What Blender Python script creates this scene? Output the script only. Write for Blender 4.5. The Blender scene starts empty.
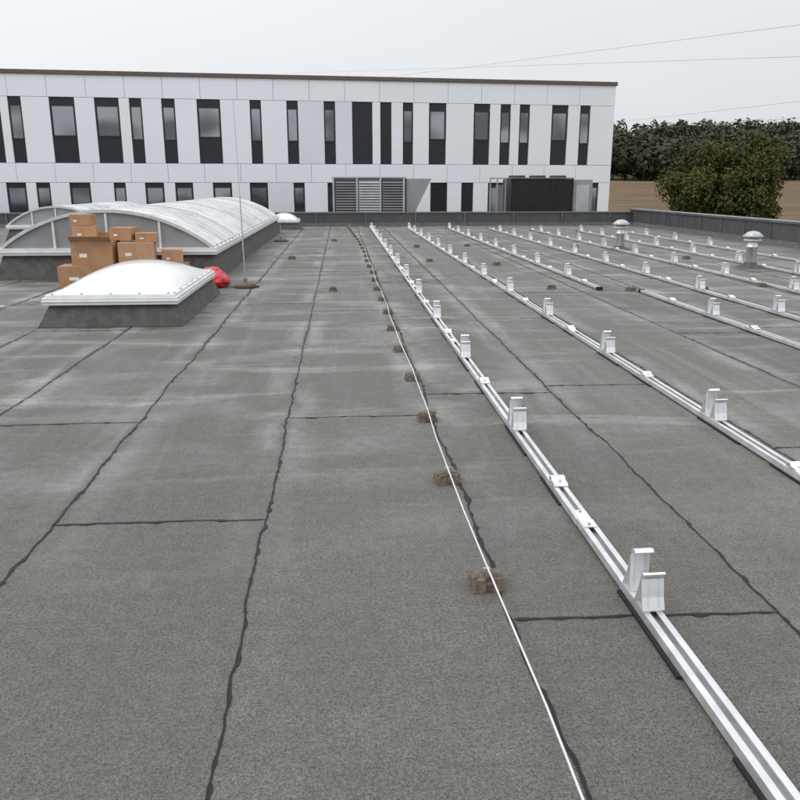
import bpy, math, random
from mathutils import Vector, Matrix, noise as mn
random.seed(7)
S=bpy.context.scene
R=math.radians
# ---------------------------------------------------------------- materials
def newmat(name):
    m=bpy.data.materials.new(name); m.use_nodes=True
    nt=m.node_tree; b=nt.nodes["Principled BSDF"]
    return m,nt,b
def N(nt,t,**k):
    n=nt.nodes.new(t)
    for a,v in k.items(): setattr(n,a,v)
    return n
def M(nt,op,a,b=None,c=None,clamp=False):
    n=nt.nodes.new("ShaderNodeMath"); n.operation=op; n.use_clamp=clamp
    for i,v in enumerate((a,b,c)):
        if v is None: continue
        if hasattr(v,"links"): nt.links.new(v,n.inputs[i])
        else: n.inputs[i].default_value=v
    return n.outputs[0]
def mixc(nt,f,a,b,mode='MIX'):
    n=nt.nodes.new("ShaderNodeMix"); n.data_type='RGBA'; n.blend_type=mode
    for i,v in ((0,f),(6,a),(7,b)):
        if hasattr(v,"links"): nt.links.new(v,n.inputs[i])
        elif i==0: n.inputs[0].default_value=v
        else: n.inputs[i].default_value=(*v,1) if len(v)==3 else v
    return n.outputs[2]
def noise(nt,vec,scale,detail=3,rough=.55,dist=0):
    n=nt.nodes.new("ShaderNodeTexNoise"); n.inputs["Scale"].default_value=scale
    n.inputs["Detail"].default_value=detail; n.inputs["Roughness"].default_value=rough
    n.inputs["Distortion"].default_value=dist
    if vec is not None: nt.links.new(vec,n.inputs["Vector"])
    return n.outputs[0]
def rng(nt,v,a,b,c=0,d=1,smooth=True):
    n=nt.nodes.new("ShaderNodeMapRange"); n.interpolation_type='SMOOTHSTEP' if smooth else 'LINEAR'
    nt.links.new(v,n.inputs[0])
    for i,x in enumerate((a,b,c,d)): n.inputs[i+1].default_value=x
    return n.outputs[0]
def scalev(nt,vec,s):
    n=nt.nodes.new("ShaderNodeMapping"); nt.links.new(vec,n.inputs[0]); n.inputs["Scale"].default_value=s
    return n.outputs[0]
def simple(name,col,rough=.6,metal=0,var=.15,scale=6,bump=0,bscale=60,spec=.5,coat=0):
    m,nt,b=newmat(name); tc=N(nt,"ShaderNodeTexCoord")
    n1=noise(nt,tc.outputs["Object"],scale,3,.6)
    dk=tuple(c*(1-var) for c in col); lt=tuple(min(1,c*(1+var)) for c in col)
    nt.links.new(mixc(nt,rng(nt,n1,.3,.7),dk,lt),b.inputs["Base Color"])
    nt.links.new(rng(nt,n1,.2,.8,max(.02,rough-.08),min(1,rough+.08)),b.inputs["Roughness"])
    b.inputs["Metallic"].default_value=metal
    b.inputs["Specular IOR Level"].default_value=spec
    b.inputs["Coat Weight"].default_value=coat
    if bump:
        bp=N(nt,"ShaderNodeBump"); bp.inputs["Strength"].default_value=bump; bp.inputs["Distance"].default_value=.01
        nt.links.new(noise(nt,tc.outputs["Object"],bscale,2),bp.inputs["Height"]); nt.links.new(bp.outputs[0],b.inputs["Normal"])
    return m

SP=1.03; SOFF=.40   # bitumen roll width, seam offset
def roof_mat():
    m,nt,b=newmat("bitumen_felt"); L=nt.links.new
    tc=N(nt,"ShaderNodeTexCoord"); V=tc.outputs["Object"]
    sx=N(nt,"ShaderNodeSeparateXYZ"); L(V,sx.inputs[0])
    u=M(nt,'DIVIDE',M(nt,'ADD',sx.outputs[0],SOFF),SP)
    idx=M(nt,'FLOOR',u); fr=M(nt,'FRACT',u)
    wn=N(nt,"ShaderNodeTexWhiteNoise",noise_dimensions='1D'); L(idx,wn.inputs["W"])
    tone=rng(nt,wn.outputs[0],0,1,.90,1.10,False)
    med=noise(nt,V,2.2,4,.65,.4)
    mott=noise(nt,V,16,3,.7)
    g1=noise(nt,V,75,1,.8); g2=noise(nt,V,190,1,.9)
    gr=M(nt,'ADD',M(nt,'MULTIPLY',rng(nt,g1,.32,.68,-.5,.5,False),.6),rng(nt,g2,.32,.68,-.5,.5,False))
    base=mixc(nt,rng(nt,med,.3,.7),(.088,.084,.075),(.112,.107,.096))
    f=M(nt,'ADD',1,M(nt,'MULTIPLY',gr,1.05))
    f=M(nt,'MULTIPLY',f,tone)
    f=M(nt,'MULTIPLY',f,rng(nt,mott,.3,.7,.88,1.12))
    cm=N(nt,"ShaderNodeVectorMath",operation='SCALE'); L(base,cm.inputs[0]); L(f,cm.inputs[3])
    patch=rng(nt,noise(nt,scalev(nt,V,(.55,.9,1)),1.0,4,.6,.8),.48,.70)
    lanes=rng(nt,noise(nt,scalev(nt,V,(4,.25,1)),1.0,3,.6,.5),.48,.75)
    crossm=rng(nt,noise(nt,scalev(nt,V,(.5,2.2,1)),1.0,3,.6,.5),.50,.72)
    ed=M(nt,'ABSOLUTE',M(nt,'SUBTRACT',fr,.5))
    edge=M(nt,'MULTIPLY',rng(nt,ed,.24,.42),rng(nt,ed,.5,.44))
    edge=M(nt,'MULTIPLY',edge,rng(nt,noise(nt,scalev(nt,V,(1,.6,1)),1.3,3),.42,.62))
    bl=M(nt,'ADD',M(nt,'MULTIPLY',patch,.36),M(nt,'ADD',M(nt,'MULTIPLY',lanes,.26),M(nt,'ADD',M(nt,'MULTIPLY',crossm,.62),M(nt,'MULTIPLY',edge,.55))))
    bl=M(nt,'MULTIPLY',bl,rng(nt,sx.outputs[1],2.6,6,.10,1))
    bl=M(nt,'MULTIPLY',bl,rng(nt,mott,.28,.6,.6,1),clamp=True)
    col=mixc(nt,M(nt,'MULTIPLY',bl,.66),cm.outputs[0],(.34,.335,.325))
    dm=rng(nt,noise(nt,scalev(nt,V,(1,.6,1)),.8,3,.6,.5),.54,.68)
    dm=M(nt,'MULTIPLY',dm,rng(nt,sx.outputs[1],3,7,.25,1))
    col=mixc(nt,M(nt,'MULTIPLY',dm,.32),col,(.05,.048,.045))
    L(col,b.inputs["Base Color"])
    L(rng(nt,M(nt,'ADD',M(nt,'MULTIPLY',dm,-.35),med),.1,.8,.42,.85),b.inputs["Roughness"])
    b.inputs["Specular IOR Level"].default_value=.4
    bp=N(nt,"ShaderNodeBump"); bp.inputs["Strength"].default_value=.7; bp.inputs["Distance"].default_value=.004
    L(g1,bp.inputs["Height"]); L(bp.outputs[0],b.inputs["Normal"])
    return m
ROOF=roof_mat()
TAR=simple("bitumen_bleed",(.014,.0135,.014),.6,0,.3,20,.4,80,spec=.25)
FLASH=simple("bitumen_flashing",(.078,.080,.072),.8,0,.3,8,.5,150)
ALU=simple("mill_aluminium",(.68,.69,.70),.4,.65,.08,9)
ALU2=simple("aluminium_bracket",(.74,.75,.76),.38,.5,.06,9)
STEEL=simple("stainless",(.6,.61,.62),.3,.8,.08,12)
WIRE=simple("aluminium_wire",(.66,.66,.65),.45,.3,.08,5)
RUB=simple("black_rubber",(.014,.014,.015),.75,0,.3,20,.3,100,spec=.3)
HOLD=simple("wire_holder_concrete",(.125,.098,.072),.85,0,.4,25,.5,120)
PAPER=simple("rail_label",(.8,.79,.75),.6,0,.05)
COPPER=simple("label_print",(.45,.2,.12),.6)
WHITEF=simple("white_aluminium_frame",(.74,.75,.75),.35,.0,.06,4)
OPAL=simple("opal_acrylic",(.72,.73,.735),.14,0,.05,1.2,spec=.6)
OPAL2=simple("opal_polycarbonate",(.56,.57,.58),.18,0,.12,.7,spec=.6)
GREYGL=simple("grey_polycarbonate",(.30,.31,.32),.15,0,.15,.9,spec=.6)
PARA=simple("parapet_cladding",(.078,.082,.086),.5,.2,.15,2)
COPE=simple("parapet_coping",(.15,.155,.16),.4,.4,.12,2)
CLAD=simple("white_facade_panel",(.84,.86,.90),.35,0,.02,.4,spec=.5)
CLAD2=simple("grey_facade_panel",(.74,.765,.815),.35,0,.03,.4,spec=.5)
JOINT=simple("facade_joint",(.42,.43,.45),.8)
BLACKP=simple("black_facade_panel",(.013,.014,.017),.3,0,.2,.5)
FRAME=simple("anthracite_frame",(.02,.021,.023),.45)
BROWN=simple("brown_coping",(.13,.10,.085),.5,.2)
CHILL=simple("chiller_dark",(.030,.028,.029),.6)
HVG=simple("hvac_grey",(.20,.205,.215),.45,.3,.1,2)
HVH=simple("hvac_hood",(.30,.305,.31),.45,.2,.1,2)
HVL=simple("hvac_light",(.48,.49,.50),.4,.3,.08,2)
CHG=simple("chiller_fin",(.06,.055,.058),.5,.2)
CARD=simple("cardboard",(.40,.225,.12),.85,0,.12,5,.15,40)
CARD2=simple("cardboard_light",(.47,.28,.16),.85,0,.1,5,.15,40)
TAPE=simple("packing_tape",(.36,.22,.13),.25)
RED=simple("red_plastic",(.50,.02,.03),.4,0,.25,8)
BARK=simple("bark",(.06,.045,.035),.9)
CABLE=simple("power_cable",(.22,.22,.23),.6)
def glass_mat():
    m,nt,b=newmat("window_glass"); tc=N(nt,"ShaderNodeTexCoord")
    n=noise(nt,scalev(nt,tc.outputs["Object"],(.33,.33,.5)),1,1,.5)
    nt.links.new(mixc(nt,rng(nt,n,.40,.60),(.13,.14,.15),(.36,.38,.40)),b.inputs["Base Color"])
    b.inputs["Metallic"].default_value=.8; b.inputs["Roughness"].default_value=.08
    return m
GLASS=glass_mat()
def leaf_mat(name,a,b_,sc):
    m,nt,b=newmat(name); tc=N(nt,"ShaderNodeTexCoord")
    n=noise(nt,tc.outputs["Object"],sc,2,.6); n2=noise(nt,tc.outputs["Object"],sc*6,1,.6)
    f=M(nt,'ADD',M(nt,'MULTIPLY',rng(nt,n,.35,.65),.6),M(nt,'MULTIPLY',n2,.4),clamp=True)
    nt.links.new(mixc(nt,f,a,b_),b.inputs["Base Color"]); b.inputs["Roughness"].default_value=.8
    b.inputs["Specular IOR Level"].default_value=.12
    return m
LEAF=leaf_mat("tree_leaves",(.034,.044,.014),(.115,.105,.036),.35)
FOR=leaf_mat("forest_leaves",(.030,.042,.028),(.085,.082,.048),.045)
def ground_mat():
    m,nt,b=newmat("fields"); tc=N(nt,"ShaderNodeTexCoord"); V=tc.outputs["Object"]
    sx=N(nt,"ShaderNodeSeparateXYZ"); nt.links.new(V,sx.inputs[0])
    n=noise(nt,V,.05,4); f=noise(nt,scalev(nt,V,(.03,.35,1)),1,4,.7)
    big=noise(nt,V,.018,4,.6)
    soil=mixc(nt,rng(nt,f,.35,.65),(.105,.070,.042),(.165,.112,.070)); grass=mixc(nt,n,(.05,.065,.025),(.09,.095,.04))
    soil=mixc(nt,M(nt,'MULTIPLY',rng(nt,big,.5,.62),.55),soil,(.085,.085,.04))
    msk=rng(nt,M(nt,'ADD',sx.outputs[1],M(nt,'MULTIPLY',n,20)),128,132)
    m2=rng(nt,M(nt,'ADD',sx.outputs[1],M(nt,'MULTIPLY',n,24)),355,368)
    c=mixc(nt,msk,grass,soil); c=mixc(nt,m2,c,grass)
    nt.links.new(c,b.inputs["Base Color"]); b.inputs["Roughness"].default_value=.95
    b.inputs["Specular IOR Level"].default_value=.1
    return m
GROUND=ground_mat()
# ---------------------------------------------------------------- mesh builder
class B:
    def __init__(s): s.v=[];s.f=[];s.m=[];s.mats=[];s.sm=[]
    def mi(s,m):
        if m not in s.mats: s.mats.append(m)
        return s.mats.index(m)
    def add(s,vs,fs,m,sm=False,T=None):
        o=len(s.v); i=s.mi(m)
        s.v+= [tuple(T@Vector(p)) if T else tuple(p) for p in vs]
        for f in fs: s.f.append(tuple(o+k for k in f)); s.m.append(i); s.sm.append(sm)
    def box(s,x0,x1,y0,y1,z0,z1,m,T=None):
        vs=[(x,y,z) for z in (z0,z1) for y in (y0,y1) for x in (x0,x1)]
        s.add(vs,[(0,2,3,1),(4,5,7,6),(0,1,5,4),(2,6,7,3),(0,4,6,2),(1,3,7,5)],m,False,T)
    def frust(s,r0,r1,z0,z1,m,T=None):
        vs=[(x,y,z) for z,r in ((z0,r0),(z1,r1)) for y in (r[2],r[3]) for x in (r[0],r[1])]
        s.add(vs,[(0,2,3,1),(4,5,7,6),(0,1,5,4),(2,6,7,3),(0,4,6,2),(1,3,7,5)],m,False,T)
    def lathe(s,prof,m,seg=20,T=None,sm=True):
        vs=[];fs=[]
        for r,z in prof:
            for k in range(seg):
                a=2*math.pi*k/seg; vs.append((r*math.cos(a),r*math.sin(a),z))
        for i in range(len(prof)-1):
            for k in range(seg):
                k2=(k+1)%seg; fs.append((i*seg+k,i*seg+k2,(i+1)*seg+k2,(i+1)*seg+k))
        s.add(vs,fs,m,sm,T)
    def ribbon(s,prof,x0,x1,t,m,T=None):
        n=len(prof); L=[];Rr=[]
        for i,(y,z) in enumerate(prof):
            a=Vector(prof[max(0,i-1)]);b=Vector(prof[min(n-1,i+1)]);d=(b-a).normalized()
            nn=Vector((-d.y,d.x))*t/2
            L.append((y+nn.x,z+nn.y));Rr.append((y-nn.x,z-nn.y))
        ring=L+Rr[::-1]; k=len(ring)
        vs=[(x0,)+p for p in ring]+[(x1,)+p for p in ring]
        fs=[(i,(i+1)%k,k+(i+1)%k,k+i) for i in range(k)]
        for i in range(n-1):
            a,b2,c,d=i,i+1,k-2-i,k-1-i
            fs.append((a,d,c,b2)); fs.append((k+a,k+b2,k+c,k+d))
        s.add(vs,fs,m,False,T)
    def tube(s,pts,r,m,seg=8):
        vs=[];fs=[];n=len(pts)
        for i,p in enumerate(pts):
            a=Vector(pts[max(0,i-1)]);b=Vector(pts[min(n-1,i+1)]);d=(b-a).normalized()
            up=Vector((0,0,1)) if abs(d.z)<.9 else Vector((1,0,0))
            e=d.cross(up).normalized();g=e.cross(d)
            rr=r[i] if isinstance(r,(list,tuple)) else r
            for k in range(seg):
                t=2*math.pi*k/seg; vs.append(tuple(Vector(p)+e*math.cos(t)*rr+g*math.sin(t)*rr))
        for i in range(n-1):
            for k in range(seg):
                k2=(k+1)%seg; fs.append((i*seg+k,i*seg+k2,(i+1)*seg+k2,(i+1)*seg+k))
        s.add(vs,fs,m,True)
    def obj(s,name,loc=(0,0,0),rot=(0,0,0),parent=None,bevel=0):
        me=bpy.data.meshes.new(name); me.from_pydata(s.v,[],s.f)
        for m in s.mats: me.materials.append(m)
        me.polygons.foreach_set("material_index",s.m); me.polygons.foreach_set("use_smooth",s.sm); me.update()
        import bmesh
        bm=bmesh.new(); bm.from_mesh(me); bmesh.ops.recalc_face_normals(bm,faces=bm.faces); bm.to_mesh(me); bm.free()
        o=bpy.data.objects.new(name,me); o.location=loc; o.rotation_euler=rot; S.collection.objects.link(o)
        if parent: o.parent=parent
        if bevel:
            md=o.modifiers.new("bevel","BEVEL"); md.width=bevel; md.segments=2; md.limit_method='ANGLE'
        return o
def empty(name,loc=(0,0,0)):
    o=bpy.data.objects.new(name,None); o.location=loc; S.collection.objects.link(o); return o
# ---------------------------------------------------------------- terrain
def sst(a,b,x):
    t=max(0,min(1,(x-a)/(b-a))); return t*t*(3-2*t)
def H(x,y):
    d=y+ .12*x
    return -8+11.5*sst(120,380,d)+ 24*sst(370,640,d)+1.2*mn.noise(Vector((x*.01,y*.01,0)))*sst(100,200,d)
g=B(); nx,ny=70,110
xs=[-900+1900*i/nx for i in range(nx+1)]; ys=[-200+ (1500)*(j/ny)**1.5 for j in range(ny+1)]
g.add([(x,y,H(x,y)) for y in ys for x in xs],[(j*(nx+1)+i,j*(nx+1)+i+1,(j+1)*(nx+1)+i+1,(j+1)*(nx+1)+i) for j in range(ny) for i in range(nx)],GROUND,True)
g.obj("ground")
# ---------------------------------------------------------------- roof
PX,PY=12.0,33.0
g=B(); g.box(-32,PX+.35,-12,40.5,-8.5,0,ROOF); g.obj("flat_roof")
def seam(b,p0,p1,w,wob,step=.05):
    p0=Vector(p0);p1=Vector(p1);L=(p1-p0).length;n=max(2,int(L/step));d=(p1-p0).normalized();q=Vector((-d.y,d.x))
    sd=random.random()*100; vs=[]
    for i in range(n+1):
        t=i/n*L; c=p0+d*t+q*(wob*mn.noise(Vector((t*.8,sd,0)))+wob*.6*mn.noise(Vector((t*3.7,sd,5)))+wob*.4*mn.noise(Vector((t*12,sd,5))))
        drip=max(0,mn.noise(Vector((t*9,sd,9)))-.15)*2.8
        drip2=max(0,mn.noise(Vector((t*19,sd,4)))-.15)*2.2
        a=w*(.32+.5*abs(mn.noise(Vector((t*5,sd,1))))+drip+drip2)
        e=w*(.32+.5*abs(mn.noise(Vector((t*6,sd,2))))+.6*drip2)
        if i in(0,n): a*=.3;e*=.3
        vs+= [(*(c-q*a),.004),(*(c+q*e),.004)]
    b.add(vs,[(2*i,2*i+1,2*i+3,2*i+2) for i in range(n)],TAR)
g=B(); 
for k in range(-18,13):
    x=-SOFF+SP*k
    if x>PX-.2: continue
    near=-4<=k<=4
    if near:
        seam(g,(x,-1),(x,12),.0100,.022,.018); seam(g,(x,12),(x,PY-.15),.013,.024,.06)
    else: seam(g,(x,-3),(x,PY-.15),.012,.024,.08)
cs={(-1):3.72,(1):2.69,(0):5.5,(-2):5.45,(2):6.3,(3):4.6,(-3):4.2}
rr=random.Random(3)
for k in range(-18,12):
    y=cs.get(k,rr.uniform(2,7)); x0=-SOFF+SP*k
    while y<PY-1:
        if x0<PX-1.1: seam(g,(x0,y),(x0+SP,y+rr.uniform(-.02,.02)),.013,.018,.02)
        y+=rr.choice((5.0,5.0,7.5,3.4))
g.obj("bitumen_seam")
# ---------------------------------------------------------------- parapets
g=B()
g.box(-32,PX,PY,PY+.3,0,.50,PARA); g.box(-32,PX+.05,PY-.04,PY+.34,.50,.55,COPE)
for i in range(22):
    x=-31+i*2.0
    g.box(x,x+.05,PY-.05,PY-.001,.02,.50,COPE)
g.frust((-32,PX,PY-.12,PY-.01),(-32,PX,PY-.02,PY-.01),.002,.14,FLASH)
g.obj("parapet_wall")
g=B()
g.box(PX,PX+.35,-12,PY+.3,0,.60,PARA); g.box(PX-.05,PX+.40,-12,PY+.36,.60,.66,COPE)
for i in range(30):
    y=-11+i*1.5
    if y<PY-.2: g.box(PX-.03,PX-.001,y,y+.04,.02,.60,COPE)
g.frust((PX-.14,PX-.01,-12,PY-.13),(PX-.03,PX-.01,-12,PY-.13),.002,.14,FLASH)
g.obj("parapet_wall")
# ---------------------------------------------------------------- office building
bl=empty("office_building")
P0=Vector((-16.0,42.0)); P1=Vector((14.9,44.9)); D=(P1-P0); LN=D.length; ang=math.atan2(D.y,D.x)
bl.location=(P0.x,P0.y,0); bl.rotation_euler=(0,0,ang)
def sfx(x):
    q=(x-400)/800; return LN*(19+38.74*q)/(30.66-4.975*q)
SL=-16.0
up=[(-60,14,1),(-20,26,2),(-1,8,0),(18,13,1),(65,25,2),(109.5,24,2),(138,12,1),(170.5,13,1),(210.5,23,2),(257,11,1),(293.5,11,1),(330.5,11,1),(363,20,0),(386.5,11,0),(408.5,10,1),(438,17,2),(482,16,2),(505.5,10,1),(524.5,10,1),(559.5,16,2),(584.5,10,1)]
lo=[(-50,20,2),(10,20,2),(37.5,14,1),(75,21,2),(115.5,12,1),(151,19,2),(181,18,2),(220,19,2),(257,18,2),(298,11,1),(333,12,1),(362,18,0),(396,12,1),(440,17,2),(469,12,0),(498,16,2),(540,17,2),(575,12,1),(597,10,1)]
def ints(l): return [(sfx(x-w/2),sfx(x+w/2),k) for x,w,k in l]
U=ints(up); Lw=ints(lo)
w=B()
w.box(SL,LN,.20,14,-9,6.72,JOINT)
w.box(SL-.1,LN+.06,-.06,14.1,6.74,6.93,BROWN)
ca=B()
def panel(a,b,z0,z1,mat):
    if b-a>.03:
        j=random.uniform(0,.006)
        ca.box(a+.008,b-.008,j,.12,z0+.008,z1-.008,mat)
def band(z0,z1,wins):
    e=SL
    for a,b,k in wins+[(LN,LN+1,0)]:
        W=a-e; n=max(1,round(W/1.0)) if W>.05 else 0
        for i in range(n): panel(e+W*i/n,e+W*(i+1)/n,z0,z1,CLAD2 if random.random()<.25 else CLAD)
        e=b
band(2.65,5.72,U); band(-.9,1.72,Lw)
for z0,z1 in ((5.72,6.74),(1.72,2.65),(-5,-.9),(-9,-5)):
    s=SL
    while s<LN-.01:
        e=min(LN,s+1.8); 
        if LN-e<.5:e=LN
        panel(s,e,z0,z1,CLAD); s=e
for i in range(8):
    for z0,z1 in ((5.72,6.74),(2.65,5.72),(1.72,2.65),(-.9,1.72),(-5,-.9),(-9,-5)):
        ca.box(LN+.001,LN+.03,.13+i*1.73,.11+(i+1)*1.73,z0+.012,z1-.012,CLAD)
wi=B(); gl=B()
def window(a,b,z0,z1,g0,g1,k):
    wi.box(a+.01,b-.01,.10,.19,z0+.01,z1-.01,BLACKP)
    if k==0:return
    t=.09 if k==2 else .07
    gl.box(a+t,b-t,.07,.095,g0,g1,GLASS)
    for (x0,x1,c0,c1) in ((a+.015,a+t-.001,g0-.05,g1+.05),(b-t+.001,b-.015,g0-.05,g1+.05)):
        wi.box(x0,x1,.05,.099,c0,c1,FRAME)
    wi.box(a+t,b-t,.05,.099,g0-.05,g0-.001,FRAME); wi.box(a+t,b-t,.05,.099,g1+.001,g1+.05,FRAME)
for a,b,k in U: window(a,b,2.65,5.72,3.95 if k==2 else 3.8,5.3,k)
for a,b,k in Lw: window(a,b,-.9,1.72,.05,1.45,k)
w.obj("walls",parent=bl); ca.obj("cladding",parent=bl); wi.obj("window_frames",parent=bl); gl.obj("window_panes",parent=bl)
# ---------------------------------------------------------------- HVAC
g=B()
X0=-.3;Y0=34.6
g.box(X0,X0+3.05,Y0+.06,Y0+1.6,.25,1.88,HVG)
for c in range(3):
    a=X0+.08+c*.98;b=a+.92
    g.box(a,b,Y0+.02,Y0+.059,.34,1.80,CHILL if c!=1 else HVG)
    for i in range(13):
        z=.38+i*.108; g.ribbon([(Y0-.03,z),(Y0+.018,z+.06)],a+.03,b-.03,.012,HVG if c!=1 else HVL)
g.box(X0-.03,X0+3.08,Y0-.02,Y0+1.65,1.885,1.93,HVL)
for c in range(4): g.box(X0-.01+c*.98,X0+.06+c*.98,Y0-.04,Y0+.018,.25,1.88,HVL)
for xx in (X0+.1,X0+1.4,X0+2.8): g.box(xx,xx+.12,Y0+.1,Y0+1.5,.001,.249,RUB)
a=X0+3.09
vs=[(a,Y0+.1,.45),(a,Y0+.1,1.86),(a+1.05,Y0+.1,1.86),(a+.35,Y0+.1,.45)]
vs+=[(x,Y0+1.5,z) for x,_,z in vs]
g.add(vs,[(0,1,2,3),(4,7,6,5),(0,4,5,1),(1,5,6,2),(2,6,7,3),(3,7,4,0)],HVH)
g.obj("ventilation_unit")
g=B()
X0=7.2
g.box(X0,X0+2.7,Y0+.05,Y0+1.7,.2,1.85,CHILL)
for i in range(4): g.box(X0+.0+i*.885,X0+.045+i*.885,Y0-.02,Y0+.049,.2,1.86,FRAME)
for c in range(3):
    for i in range(26): g.box(X0+.07+c*.885+i*.03,X0+.08+c*.885+i*.03,Y0+.01,Y0+.049,.26,1.8,CHG)
g.box(X0-.02,X0+2.72,Y0-.03,Y0+1.72,1.861,1.9,HVG)
for i in range(3): g.lathe([(.36,1.901),(.36,2.0),(.33,2.0),(.33,1.91)],CHILL,20,Matrix.Translation((X0+.45+i*.9,Y0+.9,0)))
g.box(X0+2.73,X0+3.55,Y0+.05,Y0+1.6,.2,1.82,HVH)
g.box(X0+2.85,X0+3.42,Y0+.02,Y0+.049,.4,1.6,HVL)
g.box(X0+.1,X0+3.5,Y0+.2,Y0+.4,.001,.199,RUB); g.box(X0+.1,X0+3.5,Y0+1.2,Y0+1.4,.001,.199,RUB)
for x in (X0-.85,X0-.55,X0-.2): g.box(x,x+.05,Y0+.2,Y0+.25,.001,1.85,HVH)
g.box(X0-.85,X0-.15,Y0+.19,Y0+.26,1.851,1.9,HVH); g.box(X0-.50,X0-.25,Y0+.3,Y0+.7,.4,1.6,HVG)
g.obj("chiller_unit")
# ---------------------------------------------------------------- skylights
def dome(name,x0,x1,y0,y1,zc,rise,ov=.06):
    g=B()
    g.frust((x0-.12,x1+.12,y0-.12,y1+.12),(x0,x1,y0,y1),.002,zc,FLASH)
    g.box(x0-ov,x1+ov,y0-ov,y1+ov,zc+.001,zc+.09,WHITEF)
    g.box(x0-ov-.012,x1+ov+.012,y0-ov-.012,y1+ov+.012,zc+.035,zc+.05,ALU)
    g.box(x0-ov+.03,x1+ov-.03,y0-ov+.03,y1+ov-.03,zc+.091,zc+.12,WHITEF)
    nn=32;vs=[];cx,cy=(x0+x1)/2,(y0+y1)/2;hx,hy=(x1-x0)/2,(y1-y0)/2
    for j in range(nn+1):
        for i in range(nn+1):
            u=math.sin((-1+2*i/nn)*math.pi/2);v=math.sin((-1+2*j/nn)*math.pi/2)
            z=rise*max(0,(1-abs(u)**2.2))**.85*max(0,(1-abs(v)**2.4))**.85
            vs.append((cx+u*hx,cy+v*hy,zc+.121+z))
    g.add(vs,[(j*(nn+1)+i,j*(nn+1)+i+1,(j+1)*(nn+1)+i+1,(j+1)*(nn+1)+i) for j in range(nn) for i in range(nn)],OPAL,True)
    n=int((y1-y0)/.35)
    for i in range(n+1):
        y=y0+.05+i*(y1-y0-.1)/n
        g.lathe([(0,zc+.12),(.016,zc+.12),(.016,zc+.14),(0,zc+.142)],STEEL,8,Matrix.Translation((x1+.01,y,0)))
    for i in range(5):
        x=x0+.05+i*(x1-x0-.1)/4
        g.lathe([(0,zc+.12),(.016,zc+.12),(.016,zc+.14),(0,zc+.142)],STEEL,8,Matrix.Translation((x,y0-.01,0)))
    return g.obj(name,bevel=.006)
dome("dome_skylight",-3.40,-1.98,9.55,12.35,.25,.25)
dome("dome_skylight",-2.6,-1.6,30.4,31.6,.25,.22)
def vault(name,x0,x1,y0,y1,zc,rise,pitch):
    g=B()
    g.frust((x0-.12,x1+.12,y0-.12,y1+.12),(x0,x1,y0,y1),.002,zc,FLASH)
    g.box(x0-.07,x1+.07,y0-.07,y1+.07,zc+.001,zc+.12,WHITEF)
    g.box(x0-.085,x1+.085,y0-.085,y1+.085,zc+.04,zc+.055,ALU)
    w=(x1-x0)/2;Rr=(w*w+rise*rise)/(2*rise);A=math.asin(w/Rr);cx=(x0+x1)/2;zb=zc+.121
    def arc(dr,n=24): return [(cx+(Rr+dr)*math.sin(-A+2*A*i/n),zb+(Rr+dr)*math.cos(-A+2*A*i/n)-Rr*math.cos(A)) for i in range(n+1)]
    nb=max(1,round((y1-y0)/pitch)); p=(y1-y0)/nb
    for k in range(nb):
        a=arc(0 if k%2 else .008)
        ya,yb=y0+k*p+.03,y0+(k+1)*p-.03
        mat=OPAL if (k*7)%5 in(0,1,3) else OPAL2
        g.add([(x,ya,z) for x,z in a]+[(x,yb,z) for x,z in a],[(i,i+1,26+i,25+i) for i in range(24)],mat,True)
    for k in range(nb+1):
        a=arc(-.02);b2=arc(.035);yc=y0+k*p;h=.035
        ring=[(x,yc-h,z) for x,z in a]+[(x,yc-h,z) for x,z in b2]+[(x,yc+h,z) for x,z in a]+[(x,yc+h,z) for x,z in b2]
        f=[]
        for i in range(24): f+=[(i,i+1,26+i,25+i),(50+i,75+i,76+i,51+i),(25+i,26+i,76+i,75+i)]
        g.add(ring,f,WHITEF if k%3 else ALU)
    for yy in (y0+.02,y1-.02):
        a=arc(-.02); g.add([(x,yy,z) for x,z in a]+[(cx,yy,zb-.01)],[(i,i+1,25) for i in range(24)],GREYGL)
        for t in (-.5,0,.5):
            x=cx+t*w*1.0; zt=zb+math.sqrt(Rr*Rr-(x-cx)**2)-Rr*math.cos(A)-.02
            g.box(x-.018,x+.018,yy-.04,yy-.003,zb,zt,WHITEF)
    for k in range(nb*2): g.box(x1+.02,x1+.06,y0+.2+k*p/2,y0+.26+k*p/2,zc+.121,zc+.17,STEEL)
    return g.obj(name)
vault("barrel_vault_skylight",-5.85,-2.25,14.5,29.2,.42,.62,1.05)
vault("barrel_vault_skylight",-9.6,-6.9,24.5,31.5,.36,.5,1.05)
# ---------------------------------------------------------------- boxes
def cbox(x,y,z,w,d,h,rz,mat=CARD,openf=False):
    g=B(); g.box(-w/2,w/2,-d/2,d/2,0,h,mat)
    g.box(-w/2-.0015,w/2+.0015,-.025,.025,h-.06 if not openf else h-.061,h+.0015,TAPE)
    g.box(-.003,.003,-d/2-.001,-d/2+.004,.0,h,TAPE)
    g.box(-w*.3,-w*.12,-d/2-.0015,-d/2,h*.35,h*.5,PAPER)
    if openf:
        g.ribbon([(-d/2,h+.002),(-d/2-.1,h+.09)],-w/2,w/2,.006,mat); g.ribbon([(d/2,h+.002),(d/2+.05,h+.12)],-w/2,w/2,.006,mat)
    return g.obj("cardboard_box",(x,y,z),(0,0,R(rz)),bevel=.004)
cbox(-4.12,13.5,.002,.84,.5,.34,4,CARD)
cbox(-3.28,13.6,.002,.66,.5,.38,-6,CARD2)
cbox(-2.80,13.85,.002,.42,.45,.32,3)
cbox(-3.98,13.55,.344,.66,.45,.38,-3,CARD,True)
cbox(-4.15,13.65,.726,.36,.34,.24,8,CARD2)
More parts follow.
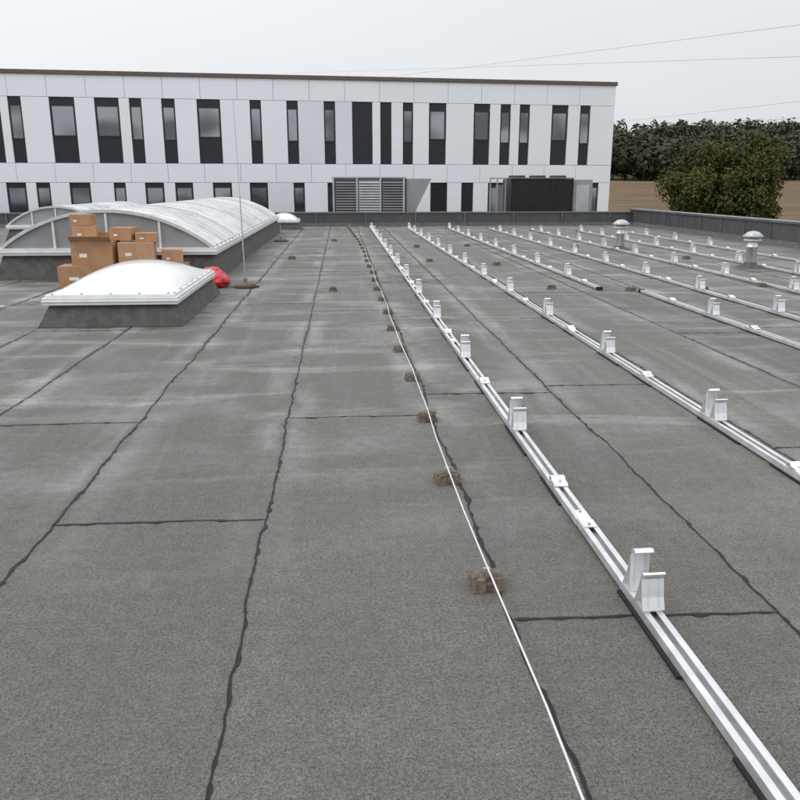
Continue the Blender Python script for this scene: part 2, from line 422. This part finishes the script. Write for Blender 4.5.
cbox(-4.18,13.66,.97,.32,.30,.17,-5,CARD)
cbox(-3.32,13.55,.384,.55,.42,.32,5,CARD2)
cbox(-3.55,13.7,.73,.36,.34,.20,-9,CARD)
cbox(-2.82,13.8,.324,.34,.34,.24,12,CARD2)
cbox(-3.18,13.62,.706,.34,.30,.14,12,CARD)
def sack(x,y,s,rz,col=RED):
    import bmesh
    bm=bmesh.new(); bmesh.ops.create_icosphere(bm,subdivisions=4,radius=1)
    for v in bm.verts:
        p=v.co.copy(); n=mn.noise(p*1.6+Vector((x,y,0)))*.3+abs(mn.noise(p*3.5+Vector((x,0,y))))*.28
        v.co=p*(1+n); v.co.z=max(-.55,v.co.z*.75)
    me=bpy.data.meshes.new("red_sack"); bm.to_mesh(me); bm.free(); me.materials.append(col)
    for p in me.polygons:p.use_smooth=True
    o=bpy.data.objects.new("red_sack",me); o.location=(x,y,.55*s*.9+.002); o.scale=(s*1.2,s,s*.9); o.rotation_euler=(0,0,R(rz)); S.collection.objects.link(o)
sack(-2.38,13.25,.18,10); sack(-2.03,13.2,.18,50); sack(-2.18,13.6,.22,100)
# ---------------------------------------------------------------- lightning rod
def rod(x,y,h):
    g=B(); g.lathe([(0,0.001),(.17,.001),(.17,.05),(.14,.07),(.04,.075),(.035,.14),(0,.14)],HOLD,24)
    g.tube([(0,0,.1),(.0,0,h*.5)],.010,STEEL); g.tube([(0,0,h*.5),(-.01,0,h)],.006,STEEL)
    g.box(-.22,.22,-.03,.03,.002,.03,HOLD)
    g.obj("lightning_rod",(x,y,0),(0,R(-.8),0))
rod(-1.55,13.1,2.85); rod(-1.75,24.0,.9)
# ---------------------------------------------------------------- conductor wires
def holder(g,x,y,rz=0,s=1):
    T=Matrix.Translation((x,y,0))@Matrix.Rotation(rz,4,'Z')@Matrix.Scale(s,4)
    for sg in (-1,1):
        a,b=(sg*.012,sg*.066); a,b=min(a,b),max(a,b)
        c,d=(sg*.016,sg*.052); c,d=min(c,d),max(c,d)
        g.frust((a,b,-.062,.062),(c,d,-.05,.05),.002,.052,HOLD,T)
        g.frust((a*.999,b*.999,-.03,.03),(c,d,-.022,.022),.0525,.062,HOLD,T)
    g.box(-.0118,.0118,-.055,.055,.002,.035,HOLD,T)
    g.box(-.009,.009,-.010,.010,.0355,.074,STEEL,T)
    g.box(-.012,.012,-.008,.008,.0745,.082,STEEL,T)
g=B()
ys_=[.3,1.45]+[2.96+1.21*i for i in range(25)]
pts=[]
for i,y in enumerate(ys_):
    x=.575+.012*math.sin(i*1.7)-(.25*sst(20,33,y))
    if y<PY-.6:
        holder(g,x,y,random.uniform(-.14,.14)); pts.append((x,y,.090))
        pts.append((x+.006*math.sin(i*2.3),y+.6,.084))
g.tube([(.6,-1.5,.09)]+pts,.0042,WIRE)
g.obj("lightning_conductor")
for i in range(12):
    x=-1.3+i*1.16; y=12.35+.25*math.sin(i*2)
    if abs(x-1.145)>.15 and i not in (0,3,8): 
        g=B(); holder(g,x,y,math.pi/2+random.uniform(-.5,.5),1.05); g.obj("wire_holder_block")
for x,y,rz in ((3.2,16.5,.2),(-.2,24,.5),(1.9,17.4,0),(-4.9,10.4,.4),(-5.1,11.2,1.1),(2.0,21.5,.3),(3.4,21.8,1.2),(6.2,21.2,.6),(7.7,17.6,.2),(-1.1,18.2,.9)):
    g=B(); holder(g,x,y,rz,1.1); g.obj("wire_holder_block")
# ---------------------------------------------------------------- mounting rails
def high(g,x,y):
    w=.038; z=.050
    j=random.uniform(-.012,.012)
    T=Matrix.Translation((x,y+j,0))@Matrix.Rotation(random.uniform(-.06,.06),4,'Z')
    g.box(-w,w,-.10,.16,z-.004,z+.003,ALU2,T)
    g.ribbon([(.045,z+.004),(.052,z+.05),(.055,z+.12),(.054,z+.165),(.046,z+.186),(.030,z+.190),(.020,z+.180)],-w,w,.005,ALU2,T)
    g.ribbon([(.12,z+.004),(.085,z+.07),(.060,z+.15)],-w,w,.004,ALU2,T)
    g.ribbon([(-.02,z+.004),(-.04,z+.05),(-.058,z+.10),(-.068,z+.138),(-.080,z+.146),(-.088,z+.142)],-w-.006,w+.004,.005,ALU2,T)
    g.ribbon([(-.105,z+.004),(-.088,z+.05),(-.074,z+.12)],-w-.006,w+.004,.004,ALU2,T)
    for xx in (-.02,.02):
        g.ribbon([(.0495,z+.02),(.0515,z+.12),(.051,z+.16)],xx-.003,xx+.003,.006,ALU,T)
        g.ribbon([(-.1035,z+.015),(-.0905,z+.05),(-.0775,z+.11)],xx-.003,xx+.003,.004,ALU,T)
    for yy in (.005,.14): g.lathe([(0,z+.003),(.008,z+.003),(.008,z+.012),(0,z+.012)],STEEL,8,T@Matrix.Translation((0,yy,0)))
def low(g,x,y):
    w=.038;z=.048
    T=Matrix.Translation((x,y,0))
    g.ribbon([(-.055,z+.001),(-.048,z+.013),(.0,z+.015),(.014,z+.030),(.042,z+.028),(.05,z+.001)],-w,w,.005,ALU2,T)
    g.lathe([(0,z+.016),(.008,z+.016),(.008,z+.027),(0,z+.027)],STEEL,8,T@Matrix.Translation((0,-.024,0)))
def rail(x,y0,y1,ph=2.73):
    g=B(); W=.037; L=y0; segs=[]
    while L<y1-.2:
        e=min(y1,L+4.6); segs.append((L,e)); L=e
    for a,b in segs:
        ox=random.uniform(-.003,.003)
        g.box(x-W+ox,x+W+ox,a+.002,b-.002,.012,.017,ALU)
        g.box(x-W+ox,x-W+.005+ox,a+.002,b-.002,.0172,.046,ALU)
        g.box(x+W-.005+ox,x+W+ox,a+.002,b-.002,.0172,.046,ALU)
        g.box(x-W+.0052+ox,x-W+.024+ox,a+.002,b-.002,.041,.0455,ALU)
        g.box(x+W-.024+ox,x+W-.0052+ox,a+.002,b-.002,.041,.0455,ALU)
        g.box(x-.004+ox,x+.004+ox,a+.002,b-.002,.0172,.026,ALU)
    y=ph+2.3*math.ceil((y0-ph)/2.3)
    while y<y1-.2:
        high(g,x,y)
        g.box(x-.052,x+.045,max(y0,y-.46),min(y1,y+.14),.002,.0118,RUB)
        y+=2.3
    y=ph+1.25+2.3*math.ceil((y0-ph-1.25)/2.3)
    while y<y1-.1:
        if y>2.3: low(g,x,y)
        g.box(x-.050,x+.045,max(y0,y-.2),min(y1,y+.2),.002,.0118,RUB)
        y+=2.3
    for yy in (y0,y1): g.box(x-.048,x+.048,yy-.05 if yy==y0 else yy-.001,yy+.001 if yy==y0 else yy+.05,.002,.05,RUB)
    for a,b in segs[1:]:
        g.box(x-.030,x+.030,a-.10,a+.10,.0462,.051,ALU2)
        g.box(x-.016,x+.016,a-.045,a+.045,.0512,.0522,PAPER)
        for yy in (-.075,.075): g.lathe([(0,.0512),(.006,.0512),(.006,.058),(0,.058)],COPPER,8,Matrix.Translation((x,a+yy,0)))
    g.obj("solar_mounting_rail")
rail(1.145,-1.1,32,2.73); rail(2.55,-.6,31.5,2.85); rail(4.05,12.4,31,2.73); rail(4.60,4.0,12.0,2.7)
rail(5.55,4.5,30.5,2.9); rail(6.95,5,29.5,2.7); rail(8.4,6,28.5,2.8); rail(9.85,7,28,2.75)
# ---------------------------------------------------------------- roof vents
def vent(x,y,h,s=1):
    g=B()
    g.lathe([(.26,.002),(.24,.03),(.14,.06),(.12,.10)],FLASH,24)
    g.lathe([(.10,.05),(.10,h-.34*s),(.115,h-.33*s),(.115,h-.30*s),(.10,h-.29*s),(.10,h-.22*s)],STEEL,24)
    g.lathe([(.10,h-.22*s),(.17*s,h-.20*s),(.17*s,h-.17*s),(.11,h-.15*s),(.11,h-.10*s)],HVL,24)
    g.lathe([(.19*s,h-.12*s),(.20*s,h-.10*s),(.10*s,h-.02*s),(0,h)],HVL,24)
    g.lathe([(.19*s,h-.12*s),(0,h-.10*s)],HVL,24)
    g.obj("roof_vent",(x,y,0))
vent(7.1,20.3,.76,1.1); vent(8.2,15.7,.72,1)
g=B(); g.box(-.5,.5,-.05,.05,.002,.03,HVL); g.box(-.45,-.35,-.2,.25,.031,.05,HOLD); g.obj("wooden_batten",(-5.0,10.9,0),(0,0,.4))
# ---------------------------------------------------------------- trees
def crown(g,c,r,nl,size,mat,rnd,squash=1):
    vs=[];fs=[]; lobes=[]
    for i in range(38):
        d=Vector((rnd.gauss(0,1),rnd.gauss(0,1),rnd.gauss(0,.9))).normalized()
        q=rnd.uniform(.35,.78)
        lobes.append((Vector((d.x*r*q,d.y*r*q,d.z*r*q*squash)),r*rnd.uniform(.20,.38)))
    for i in range(nl):
        lc,lr=rnd.choice(lobes)
        d=Vector((rnd.gauss(0,1),rnd.gauss(0,1),rnd.gauss(0,1))).normalized()
        p=Vector(c)+lc+d*lr*rnd.uniform(.6,1.08)
        a=Vector((rnd.gauss(0,1),rnd.gauss(0,1),rnd.gauss(0,1))).normalized(); n2=(d+a*.9).normalized()
        e=n2.cross(a).normalized(); f=n2.cross(e); s=size*rnd.uniform(.6,1.3)
        k=len(vs); vs+=[p+e*s,p+f*s*.7,p-e*s,p-f*s*.7]; fs.append((k,k+1,k+2,k+3))
    g.add(vs,fs,mat)
def tree(x,y,h,r,nl,size,seed,sq=1.0):
    rnd=random.Random(seed); z=H(x,y); g=B(); cz=z+h-r*sq*.98
    g.tube([(x,y,z-.3),(x+.1,y,z+h*.2),(x-.1,y,z+h*.45),(x+.2,y,z+h*.75)],[.5,.38,.3,.1],BARK,10)
    for i in range(12):
        a=rnd.uniform(0,6.28);zz=z+h*rnd.uniform(.2,.6);L=r*rnd.uniform(.5,.85)
        g.tube([(x,y,zz),(x+math.cos(a)*L*.5,y+math.sin(a)*L*.5,zz+L*.35),(x+math.cos(a)*L,y+math.sin(a)*L,zz+L*.8)],[.18,.11,.03],BARK,6)
    crown(g,(x,y,cz),r,nl,size,LEAF,rnd,sq)
    crown(g,(x,y,cz),r*.75,nl//3,size*1.5,LEAF,rnd,sq)
    g.obj("deciduous_tree")
tree(62.3,130,18.8,10.4,30000,.24,3,.95)
tree(54.5,126,12.5,4.8,8000,.24,5,1.0)
g=B(); rnd=random.Random(11)
for i in range(430):
    y=rnd.uniform(372,600)*1.0; x=rnd.uniform(.22,.78)*y
    if i<90: y=rnd.uniform(366,385); x=rnd.uniform(.22,.78)*y
    z=H(x,y); hh=rnd.uniform(13,20.5); r=rnd.uniform(4.5,7.0)
    g.tube([(x,y,z),(x,y,z+hh*.6)],[.4,.2],BARK,5)
    vs=[];fs=[]
    for k in range(230):
        d=Vector((rnd.gauss(0,1),rnd.gauss(0,1),rnd.gauss(0,1))).normalized()
        lob=1+.22*mn.noise(d*2.2+Vector((x,y,0)))
        p=Vector((x,y,z+hh*.54))+Vector((d.x*r,d.y*r,d.z*hh*.46))*rnd.uniform(.65,1.03)*lob
        a=Vector((rnd.gauss(0,1),rnd.gauss(0,1),rnd.gauss(0,1))).normalized(); n2=(d+a*.7).normalized()
        e=n2.cross(a).normalized(); f=n2.cross(e); s=rnd.uniform(.5,1.2)
        q=len(vs); vs+=[p+e*s,p+f*s,p-e*s,p-f*s]; fs.append((q,q+1,q+2,q+3))
    g.add(vs,fs,FOR)
g.obj("distant_forest")
# ---------------------------------------------------------------- power lines
def pline(A,Bp,t0,r=.035):
    A=Vector(A);Bp=Vector(Bp); g=B(); pts=[]
    for i in range(41):
        t=t0+(1.7-t0)*i/40; p=A.lerp(Bp,t); pts.append(tuple(p))
    g.tube(pts,r,CABLE,5); g.obj("power_line")
pline((35.0,197.0,28.6),(70.5,114.0,23.6),-3,.028)
pline((52.0,196.0,28.6),(70.5,114.0,18.9),-6,.028)
pline((75.0,196.0,17.0),(72.5,120.0,14.0),-1.3,.024)
pline((73.0,190.0,14.3),(72.5,118.0,11.4),-1.3,.024)
# ---------------------------------------------------------------- world & light
W=bpy.data.worlds.new("World"); S.world=W; W.use_nodes=True; nt=W.node_tree
bg=nt.nodes["Background"]; out=nt.nodes["World Output"]
sky=N(nt,"ShaderNodeTexSky",sky_type='NISHITA'); sky.sun_disc=False; sky.sun_elevation=R(48); sky.sun_rotation=R(-60)
sky.air_density=1; sky.dust_density=3
hs=N(nt,"ShaderNodeHueSaturation"); hs.inputs["Saturation"].default_value=.3; nt.links.new(sky.outputs[0],hs.inputs["Color"])
nt.links.new(hs.outputs[0],bg.inputs[0]); bg.inputs[1].default_value=.05
tc=N(nt,"ShaderNodeTexCoord"); sx=N(nt,"ShaderNodeSeparateXYZ"); nt.links.new(tc.outputs["Generated"],sx.inputs[0])
el=rng(nt,sx.outputs[2],.12,.9,0,1)
cl=noise(nt,scalev(nt,tc.outputs["Generated"],(1,1,2.5)),1.6,3,.5)
col=mixc(nt,el,(.58,.60,.625),(1.36,1.38,1.41))
k=N(nt,"ShaderNodeVectorMath",operation='SCALE'); nt.links.new(col,k.inputs[0]); nt.links.new(rng(nt,cl,.3,.7,.96,1.04),k.inputs[3])
b2=N(nt,"ShaderNodeBackground"); nt.links.new(k.outputs[0],b2.inputs[0]); b2.inputs[1].default_value=1
ad=N(nt,"ShaderNodeAddShader"); nt.links.new(bg.outputs[0],ad.inputs[0]); nt.links.new(b2.outputs[0],ad.inputs[1]); nt.links.new(ad.outputs[0],out.inputs[0])
sl=bpy.data.lights.new("sun","SUN"); sl.energy=.8; sl.angle=R(25); sl.color=(1,.98,.95)
so=bpy.data.objects.new("sun",sl); S.collection.objects.link(so); so.rotation_euler=Vector((math.sin(R(-60))*.66,math.cos(R(-60))*.66*-1,.74)).to_track_quat('Z','Y').to_euler()
# ---------------------------------------------------------------- camera
cd=bpy.data.cameras.new("cam"); cd.sensor_width=36; cd.lens=36; cd.clip_end=5000; cd.clip_start=.05
co=bpy.data.objects.new("camera",cd); S.collection.objects.link(co); co.location=(0,0,1.6)
co.rotation_euler=(R(90)-math.atan(215/800),0,-math.atan(.0725)); S.camera=co
S.view_settings.view_transform='Standard'; S.view_settings.look='None'; S.view_settings.exposure=0
